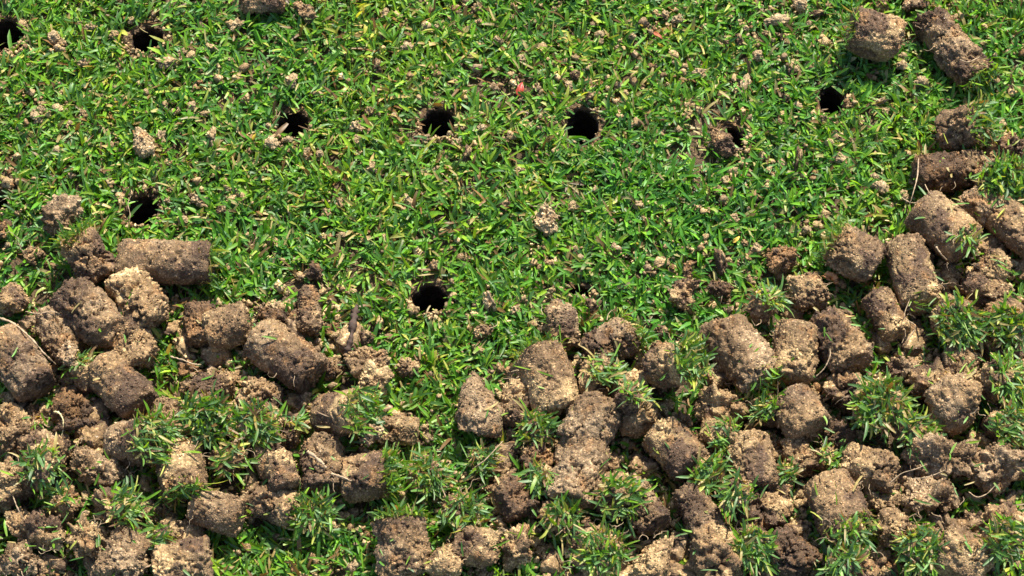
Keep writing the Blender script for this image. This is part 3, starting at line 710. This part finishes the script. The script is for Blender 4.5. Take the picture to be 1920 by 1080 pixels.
# ------------------------------------------------------------------ loose crumbs
def proto(seed, D, shape='r', tone='t'):
    return lump_mesh('soil_crumb', D * 1.15, D, tone, shape, seed, grains=False, res=1.4)
protos = [proto(3000 + i, 36, s, t) for i, (s, t) in enumerate([('r', 'v'), ('r', 'v'), ('r', 'v'), ('r', 'm'), ('r', 't'), ('r', 'v')])]
frag = [proto(3100 + i, 36, s, t) for i, (s, t) in enumerate([('r', 't'), ('b', 'm'), ('r', 'g'), ('r', 'm'), ('b', 'd'), ('r', 'd'), ('r', 'r'), ('b', 'm')])]
CR = [  # x, y, size x, size y, angle, prototype, label
 (103,72,26,24,0,5,'square grey crumb left of the top left hole'),
 (168,50,26,20,30,0,'tan crumb pair at the top left above the square grey crumb'),
 (443,46,36,24,35,0,'wedge shaped tan crumb right of the top left hole'),
 (243,38,16,14,0,1,'tiny pale crumb just above the top left hole'),
 (392,88,28,16,-45,1,'slanting pale crumb right of the top left hole'),
 (306,118,44,22,-15,1,'pale crumbly strip spilled below the top left hole'),
 (155,118,26,18,10,0,'low tan crumb below the square grey crumb'),
 (545,153,26,26,0,1,'round pale crumb above the hole with a blade across'),
 (597,176,26,12,0,2,'flat grey crumb right of the round pale crumb'),
 (668,237,28,30,20,0,'round tan crumb between the two holes of the middle row'),
 (508,268,28,30,-10,2,'grey crumb at the lower left of the hole with a blade across'),
 (360,202,20,20,0,5,'grey crumb halfway between the left holes'),
 (380,213,26,10,-5,1,'thin pale crumb beside the grey crumb at upper left'),
 (396,258,20,34,10,1,'upright pale crumb right of the pointed grey crumb'),
 (302,256,18,34,-10,0,'crumbly strip beside the pointed grey crumb'),
 (108,282,22,20,0,2,'small grey crumb at left, left of the pointed grey crumb'),
 (427,353,24,11,0,1,'smooth pale bean shaped crumb on the left turf'),
 (374,376,34,26,-20,0,'loose tan crumb cluster right of the hole above the long core'),
 (414,396,22,22,0,3,'dark brown crumb right of the loose tan cluster'),
 (575,293,18,14,0,1,'yellowish crumb below the grey crumb at the hole'),
 (541,261,18,14,0,2,'dull crumb at the foot of the second row hole'),
 (600,290,16,14,0,5,'x'),
 (763,88,24,22,0,2,'grey crumb in the turf above the central pair of holes'),
 (708,124,16,28,0,3,'dark red brown crumb above the central pair of holes'),
 (932,76,22,26,30,0,'tan crumb at top centre'),
 (858,268,24,24,0,0,'tan crumb at the lower right rim of the crumb lined hole'),
 (876,290,20,34,-15,3,'brown crumb strip trailing from the crumb lined hole'),
 (793,324,20,16,0,2,'grey crumb on the turf below the crumb lined hole'),
 (765,379,44,16,-58,5,'curved finger shaped cast on the turf near the centre'),
 (944,386,34,20,50,3,'brown crumb left of the large pale crumb'),
 (975,318,30,18,30,0,'tan crumb left of centre below the middle hole row'),
 (1002,296,20,14,0,3,'small brown crumb above the tan one near the centre'),
 (1395,160,44,20,88,2,'narrow grey crumb standing in the turf at upper right'),
 (1312,136,30,22,-25,0,'matted tan crumb left of the narrow grey crumb'),
 (1106,182,20,18,0,3,'brown crumb above the middle black hole'),
 (1457,37,44,26,-3,2,'flat grey crumb near the top right, left of the fat tan core'),
 (1500,10,34,24,-40,5,'grey crumb at the top edge left of the fat tan core'),
 (1533,24,34,12,-5,3,'thin crust right of the flat grey crumb'),
 (1652,350,30,26,-10,2,'lone grey crumb left of the rooty oval core'),
 (1578,258,36,20,-30,0,'tan crumb below the small black hole at upper right'),
 (1727,152,24,22,0,2,'small grey crumb left of the long cracked core'),
 (1692,122,18,22,10,2,'small crumb just under the fat tan core'),
 (1845,84,22,16,-30,0,'small tan crumb right of the long cracked core'),
 (1893,165,16,12,0,3,'brown crumb at the right edge beside the long cracked core'),
 (1473,184,20,18,0,3,'round brown crumb left of the small black hole'),
 (1494,198,22,18,-20,2,'grey crumb between the round brown one and the black hole'),
 (1588,190,16,14,0,0,'tan crumb on the right rim of the small black hole'),
 (1482,130,20,24,0,3,'brown clump above the round brown crumb'),
 (1650,190,34,14,5,0,'low level crumb right of the small black hole'),
 (1497,300,18,46,0,3,'upright brown crumbly strip on the right turf'),
 (1385,74,18,24,0,3,'dark crumb at top, left of the flat grey crumb'),
 (1422,106,22,20,0,5,'dull crumb under the dark crumb at the top right'),
 (1270,36,26,20,0,0,'tan crumb at the top edge right of centre'),
 (1125,64,18,16,0,2,'small grey crumb at the top, right of the red leaf'),
 (1000,40,12,12,0,2,'x'),
 (968,582,26,26,0,0,'tan crumb right of the central hole'),
 (915,566,24,56,20,0,'upright tan crumb strip right of the central hole'),
 (1108,572,26,24,0,3,'dark crumb under the narrow hole'),
 (1192,384,20,14,0,0,'small pale crumb right of the large pale crumb'),
 (1350,490,24,46,30,3,'brown crumb strip above the big ridged core'),
 (640,440,18,12,0,2,'x'),
 (684,632,30,26,0,3,'brown crumb beside the thin dark stick'),
 (1240,622,26,24,0,3,'dark crumb right of the grass on the cracked round core'),
 (1192,675,16,18,0,2,'round grey nubbin below the round cracked core'),
 (515,576,34,24,0,0,'tan crumb at the turf edge left of the narrow upright core'),
 (35,240,14,14,0,0,'x'),
 (65,210,16,16,0,0,'x'),
 (150,45,14,14,0,0,'x'),
]
r = random.Random(4)
ANCH = [(i_[0], i_[1], i_[9]) for i_ in ITEMS] + [(q_[0], q_[1], q_[6]) for q_ in CR if q_[6] != 'x'] + [(h_[0], h_[1], h_[4]) for h_ in HOLES]
used = set(a_[2] for a_ in ANCH)
def near_label(x, y, what, fallback):
    for ax_, ay_, lab in sorted(ANCH, key=lambda t_: (t_[0] - x) ** 2 + (t_[1] - y) ** 2)[:6]:
        dx, dy = x - ax_, y - ay_
        if math.hypot(dx, dy) > 150: break
        k_ = int(round(math.degrees(math.atan2(-dy, dx)) / 45)) % 8
        dr = ['right of', 'upper right of', 'above', 'upper left of', 'left of', 'lower left of', 'below', 'lower right of'][k_]
        t = what + ' ' + dr + ' the ' + lab
        if len(t.split()) <= 16 and t not in used:
            used.add(t); return t
    return fallback
first = {}
def crumb(x, y, sx, sy, ang, k, label, z=None, big=False, grp='crumbs scattered on the turf'):
    p = (frag if big else protos)[k]
    o = link('soil_crumb', p, M_SOIL)
    hz = max(sx, sy) * 0.35
    if not big: sx *= 1.12; sy *= 1.12
    c = at(x, y, 14 + min(sx, sy) * 0.22 if z is None else z)
    o.rotation_euler = (r.uniform(-.3, .3), math.pi / 2 + r.uniform(-.3, .3), R(ang))
    f = 1 / 38.0
    o.scale = (sy * f, sy * f, sx * f * 0.95)
    o.location = Vector(c) * P
    tag(o, label, 'soil crumb', grp)
for (x, y, sx, sy, ang, k, lab) in CR:
    if lab == 'x': lab = near_label(x, y, 'tiny pale crumb', 'tiny pale soil crumb lying among the blades of the open turf')
    crumb(x, y, sx, sy, ang, k, lab)
# smaller ones nothing tells apart
for i in range(75):
    x, y = r.uniform(10, 1700), r.uniform(10, 520)
    s = r.uniform(11, 19)
    if min(math.hypot(x - h[0], y - h[1]) for h in HOLES) < 50: continue
    crumb(x, y, s * r.uniform(1, 1.4), s, r.uniform(0, 180), r.randrange(6), near_label(x, y, 'tiny crumb', 'tiny pale soil crumb lying among the blades of the open turf'))
nb = 0
for i in range(4000):
    x, y = r.uniform(-10, 1930), r.uniform(590, 1090)
    if r.random() < 0.2: x, y = r.uniform(1690, 1930), r.uniform(300, 600)
    c = at(x, y, 18)
    if 380 < x < 700 and y > 985: continue
    if float(h_at(c.x, c.y)) > 14: continue
    den = sum(math.exp(-((c.x - k[0].x) ** 2 + (c.y - k[0].y) ** 2) / 6400.0) for k in placed)
    if float(gap(np.array([c.x]), np.array([c.y]))[0]) > 0.2: continue
    if den < 1.3 and r.random() > 0.08: continue
    s = r.uniform(20, 52)
    crumb(x, y, s * r.uniform(1, 1.5), s, r.uniform(0, 180), r.randrange(8), near_label(x, y, ('larger' if s > 38 else 'small') + ' fragment', 'small brown fragment of soil fallen in a gap between the cores'), 14, True, 'fragments fallen between the cores')
    nb += 1
    if nb >= 120: break

# fine crumbs and sand (uncountable)
r = np.random.default_rng(77)
lumps = []
for s in range(10):
    nu, nv = 7, 9
    th = np.linspace(-1.45, 1.45, nu); v = np.arange(nv) / nv * 2 * math.pi
    Vb = np.stack([np.outer(np.cos(th), np.cos(v)), np.outer(np.cos(th), np.sin(v)), np.outer(np.sin(th), np.ones(nv))], -1).reshape(-1, 3)
    Vb *= (1 + 0.6 * fbm(Vb * 1.5 + s * 9.3, s, 2))[:, None]; Vb[:, 2] *= 0.8
    lumps.append(Vb)
lumps = np.array(lumps); LF = np.vstack([grid_faces(7, 9)])
nc = 2800
cx = r.uniform(X0 + 60, X1 - 60, nc); cy = r.uniform(Y0 + 60, Y1 - 60, nc)
# denser on the left and lower turf, thin at the far right
dens = np.clip(0.55 + fbm(np.stack([cx / 200, cy / 200, 0 * cx], -1), 19, 2) * 0.9, 0.1, 1); kk = r.random(nc) < dens; cx, cy = cx[kk], cy[kk]; nc = len(cx)
cnt = 1 + r.poisson(4.5, nc)
ccx = np.repeat(cx, cnt); ccy = np.repeat(cy, cnt); m = len(ccx)
sp = np.repeat(r.uniform(2.5, 16, nc), cnt)
X = ccx + r.normal(0, 1, m) * sp; Y = ccy + r.normal(0, 1, m) * sp
S = np.clip(r.gamma(1.3, 1.9, m) + 0.8, 0.9, 11)
# rims of the holes
hx, hy, hs = [], [], []
for i_, (cx_, cy_, rx, ry) in enumerate(hole_w):
    k_ = [70, 80, 22, 60, 16, 28, 18, 20, 24, 70, 14, 10][i_]
    a = r.normal(-1.57, 0.9, k_); q = r.uniform(1.0, 1.5, k_)
    hx += list(cx_ + np.cos(a) * rx * q); hy += list(cy_ + np.sin(a) * ry * q); hs += list(r.uniform(1.2, 5, k_))
X = np.concatenate([X, hx]); Y = np.concatenate([Y, hy]); S = np.concatenate([S, hs]); m = len(X)
hdv = hole_d(X, Y)
ok = hdv > 0.98; X, Y, S = X[ok], Y[ok], S[ok]; m = len(X)
Z = gz(X, Y) + r.uniform(7, 19, m)
# sand spilled over and between the cores
n2 = 15000
px = r.uniform(-60, 1980, n2); py = 560 + 560 * r.random(n2)
side = r.random(n2) < 0.15; px = np.where(side, r.uniform(1700, 1940, n2), px); py = np.where(side, r.uniform(250, 700, n2), py)
pt = np.array([at(a, b, 20) for a, b in zip(px, py)])
hb = h_at(pt[:, 0], pt[:, 1]); low = hb < 12
S2 = np.where(low, np.clip(r.gamma(2.5, 1.5, n2) + 1.5, 1.5, 10), r.uniform(1, 2.2, n2))
Z2 = np.where(low, gz(pt[:, 0], pt[:, 1]) + r.uniform(5, 17, n2), hb - 1)
den2 = np.zeros(n2)
for (c, hh, al, aw, a) in placed: den2 += np.exp(-((pt[:, 0] - c.x) ** 2 + (pt[:, 1] - c.y) ** 2) / 80.0 ** 2)
ok = low & (r.random(n2) < np.clip(den2 * 0.45 - 0.25 - 2 * np.clip(gap(pt[:, 0], pt[:, 1]), 0, 1), 0.09, 1))
X = np.concatenate([X, pt[ok, 0]]); Y = np.concatenate([Y, pt[ok, 1]]); Z = np.concatenate([Z, Z2[ok]]); S = np.concatenate([S, S2[ok]]); m = len(X)
ok = hole_d(X, Y) > 0.98; X, Y, Z, S = X[ok], Y[ok], Z[ok], S[ok]; m = len(X)
Q = np.linalg.qr(r.normal(size=(m, 3, 3)))[0]
V = np.einsum('nij,njk->nik', lumps[r.integers(0, 10, m)], Q) * S[:, None, None] + np.stack([X, Y, Z], -1)[:, None, :]
F = (LF[None] + (np.arange(m) * lumps.shape[1])[:, None, None]).reshape(-1, 4)
cb = np.stack([TN, MD, PL * 0.9, GY, RD])[r.choice(5, m, p=[.42, .2, .15, .17, .06])] * r.uniform(0.8, 1.2, (m, 1))
o = link('soil_crumbs', make_mesh('soil_crumbs', V.reshape(-1, 3), F, np.repeat(cb, lumps.shape[1], 0)), M_SOIL)
tag(o, 'fine tan sand and soil crumbs sprinkled through the turf', 'soil', None, 'stuff')

# ------------------------------------------------------------------ roots, cast, leaf
def tube(name, pts, rad, mat, label, cat, seed=0, group=None, taper=0.5):
    if name in ('root', 'stem') and mat is not M_BUD: rad *= 0.5
    """pts: (px, py, height) along the root; a wavy tapered tube"""
    r = np.random.default_rng(seed)
    W = np.array([at(*p) for p in pts]); n = 10 * (len(pts) - 1) + 1
    t = np.linspace(0, len(pts) - 1, n); k = np.clip(t.astype(int), 0, len(pts) - 2); f = t - k
    Wp = np.vstack([2 * W[0] - W[1], W, 2 * W[-1] - W[-2]])
    p0, p1, p2, p3 = Wp[k], Wp[k + 1], Wp[k + 2], Wp[k + 3]; f = f[:, None]
    Cn = 0.5 * (2 * p1 + (p2 - p0) * f + (2 * p0 - 5 * p1 + 4 * p2 - p3) * f ** 2 + (3 * p1 - p0 - 3 * p2 + p3) * f ** 3)
    T = np.gradient(Cn, axis=0); T /= np.linalg.norm(T, axis=1)[:, None]
    A = np.cross(T, (0.01, 0.02, 1.0)); A /= np.linalg.norm(A, axis=1)[:, None]; B = np.cross(T, A)
    nv = 9; v = np.arange(nv) / nv * 2 * math.pi
    rr = rad * np.linspace(1, taper, n) * np.clip(1 + 0.3 * r.normal(size=n), 0.4, 1.7); rr[0] *= 0.3; rr[-1] *= 0.2
    V = (Cn[:, None] + rr[:, None, None] * (A[:, None] * np.cos(v)[None, :, None] + B[:, None] * np.sin(v)[None, :, None])).reshape(-1, 3)
    V += (fbm(V / (rad * 2.0), seed, 2) * rad * 0.25)[:, None]
    c = V.mean(0)
    o = link(name, make_mesh(name, V - c, grid_faces(n, nv)), mat); o.location = Vector(c) * P
    tag(o, label, cat, group)
    return o
tube('root', [(-8,594,70),(24,606,76),(58,634,84),(84,664,74),(106,684,50)], 4.4, M_ROOT, 'long pale root bending down from the left edge past the large dark core', 'root', 1)
tube('root', [(48,584,62),(70,588,70),(96,584,74),(112,588,70)], 2.4, M_ROOT, 'short pale root crossing level above the long one at left', 'root', 2)
tube('root', [(24,930,90),(34,955,84),(46,975,70),(60,985,62),(72,998,62)], 2.4, M_ROOT, 'thin pale root hanging from the sandy clod at the left edge', 'root', 3)
tube('root', [(318,668,60),(340,674,66),(362,682,64),(378,684,58)], 3.6, M_ROOT, 'pale root stub between the crumbly brown core and the speckled clod', 'root', 4)
tube('root', [(100,772,70),(110,774,76),(118,786,76),(118,805,66),(114,824,56)], 3.4, plain_material('pale_shoot', (0.62, 0.52, 0.26)), 'cream hooked shoot in the red brown gap at lower left', 'root', 5)
tube('root', [(576,846,96),(590,856,98),(604,868,98),(612,878,94)], 5.0, M_ROOT, 'stout pale stem lying on the broad brown core', 'stem', 6, taper=.8)
tube('root', [(620,888,92),(640,894,94),(660,902,90)], 4.0, M_ROOT, 'pale stem crossing towards the cracked square core', 'stem', 7, taper=.7)
tube('root', [(1722,296,70),(1720,330,80),(1712,362,84),(1704,388,70)], 2.6, M_ROOT, 'long upright root rising from the plump oval core', 'root', 8)
tube('root', [(1690,370,60),(1708,380,72),(1732,378,84),(1760,368,80)], 2.2, M_ROOT, 'root lying level across the top of the plump oval core', 'root', 9)
tube('root', [(1734,345,70),(1742,360,86),(1756,372,90)], 2.2, M_ROOT, 'short root between the cracked level core and the plump oval one', 'root', 10)
tube('root', [(1755,462,92),(1764,476,88),(1776,488,70)], 3.6, M_ROOT, 'thick pale root under the chin of the plump oval core', 'root', 11)
tube('root', [(1818,425,60),(1824,418,66),(1824,412,66)], 2.2, M_ROOT, 'tiny hooked root beside the grey sandy core', 'root', 12)
tube('root', [(1668,906,80),(1690,888,90),(1715,880,94),(1740,870,94)], 1.8, M_ROOT, 'fine curved root left of the broken grey slab', 'root', 13)
tube('root', [(1702,898,92),(1730,896,96),(1752,890,96),(1774,880,94)], 1.7, M_ROOT, 'fine root lying level across the broken grey slab', 'root', 14)
tube('root', [(1816,922,60),(1832,932,64),(1850,926,70),(1868,908,76)], 2.2, M_ROOT, 'rough rootlet hanging across the cave at right', 'root', 15)
tube('root', [(1700,640,60),(1716,612,70),(1696,594,84),(1706,560,86)], 2.2, M_ROOT, 'dry stem on the lower part of the streaked tall core', 'root', 16)
tube('root', [(1530,706,70),(1546,690,82),(1556,668,92),(1556,652,90)], 2.6, M_ROOT, 'curved stem left of the core with the violet patch', 'root', 17)
tube('root', [(884,882,40),(900,870,60),(914,858,66),(944,826,70)], 3.0, M_ROOT, 'pale straw stem slanting up right below the pointed core', 'stem', 18)
tube('root', [(1142,908,86),(1156,900,90),(1166,890,86)], 2.0, M_ROOT, 'short straw on the capped clod right of the column', 'stem', 19)
tube('root', [(238,430,20),(244,405,34),(240,382,36),(246,366,30)], 1.7, M_ROOT, 'thin curly root on the left rim of the hole above the long core', 'root', 20)
tube('root', [(1800,112,84),(1816,116,90),(1838,106,84)], 2.2, M_ROOT, 'pale straw lying on the cracked core at top right', 'stem', 21)
tube('worm_cast', [(668,572,22),(662,604,34),(658,634,36),(648,668,26)], 6.0, M_STICK, 'thin dark upright stick of soil at turf edge, centre left', 'worm cast', 22, taper=.9)
tube('stem', [(1568,532,40),(1563,518,48),(1552,514,50),(1549,522,44)], 5.0, M_BUD, 'orange brown hooked stub right of the egg shaped core', 'stem', 23, taper=1.3)
# hair roots torn out with the cores (uncountable)
def hairs():
    r = np.random.default_rng(8); Vs, Fs, off = [], [], 0
    for (c, hh, al, aw, a) in placed:
        if r.random() < 0.45: continue
        th0 = r.uniform(0, 6.28)
        for _ in range(r.integers(2, 7)):
            th = th0 + r.normal(0, .5); p = np.array([c.x + math.cos(th) * al * .75, c.y + math.sin(th) * al * .75 * 0.9, c.z + hh * r.uniform(0.2, .7)])
            d = np.array([math.cos(th), math.sin(th), r.uniform(-.2, .5)]) + r.normal(0, .4, 3); pts = [p]
            n = r.integers(5, 12); st = r.uniform(2.5, 4.5)
            for k in range(n):
                d = d + r.normal(0, .38, 3) + np.array([0, 0, -0.06]); d /= np.linalg.norm(d); p = p + d * st; pts.append(p)
            pts = np.array(pts); T = np.gradient(pts, axis=0); T /= np.linalg.norm(T, axis=1)[:, None]
            A = np.cross(T, (0.3, 0.1, 1.0)); A /= np.linalg.norm(A, axis=1)[:, None] + 1e-9; B = np.cross(T, A)
            v = np.arange(4) / 4 * 2 * math.pi; rr = np.linspace(1, .4, len(pts)) * r.uniform(.5, 1.1)
            V = (pts[:, None] + rr[:, None, None] * (A[:, None] * np.cos(v)[None, :, None] + B[:, None] * np.sin(v)[None, :, None])).reshape(-1, 3)
            Vs.append(V); Fs.append(grid_faces(len(pts), 4, off)); off += len(V)
    o = link('hair_roots', make_mesh('hair_roots', np.vstack(Vs), np.vstack(Fs)), M_ROOT)
    tag(o, 'fine pale hair roots sticking out of the soil cores', 'roots', None, 'stuff')
hairs()
# red leaf fragment
def leaf(x, y, z, L, Wd, ang, tilt, mat, name, label, cat):
    n, k = 9, 7; r_ = np.random.default_rng(int(x))
    t = np.linspace(0, 1, n); s = np.linspace(-1, 1, k)
    wdt = np.interp(t, [0, .25, .6, 1], [.35, 1, .85, .08]) * Wd / 2
    V = np.stack([np.outer(t * L, np.ones(k)), np.outer(wdt, s), 5 * np.outer(np.sin(t * 3), np.ones(k)) - np.outer(wdt, 1 - s ** 2) * 0.35], -1).reshape(-1, 3)
    V[:, 2] += fbm(V / 9, 3, 2) * 1.5; V[:, 1] += fbm(V / 5, 8, 1) * 1.3
    ii = (np.arange(n - 1)[:, None] * k + np.arange(k - 1)[None]).ravel()
    F = np.stack([ii, ii + 1, ii + k + 1, ii + k], -1)
    o = link(name, make_mesh(name, V, F), mat)
    md = o.modifiers.new('thick', 'SOLIDIFY'); md.thickness = 0.8 * P
    o.location = at(x, y, z) * P; o.rotation_euler = (R(14), -R(tilt), R(ang))
    tag(o, label, cat); return o
leaf(972, 180, 20, 30, 16, 76, 8, M_LEAF, 'leaf_fragment', 'small red leaf fragment lying on the turf near the top centre', 'leaf')
leaf(1226, 60, 22, 26, 9, -48, 5, plain_material('rust_leaf', (0.30, 0.08, 0.03)), 'leaf_fragment', 'narrow rust brown leaf sliver on the upper turf right of the red leaf', 'leaf')
leaf(1560, 596, 72, 42, 7, 4, 3, plain_material('straw_leaf', (0.55, 0.33, 0.12)), 'dry_blade', 'dry orange blade lying across the core with the violet patch', 'dry blade')
leaf(1374, 455, 26, 18, 8, 40, 10, plain_material('yellow_leaf', (0.62, 0.42, 0.06)), 'dry_blade', 'bright yellow dry blade in the turf above the big ridged core', 'dry blade')
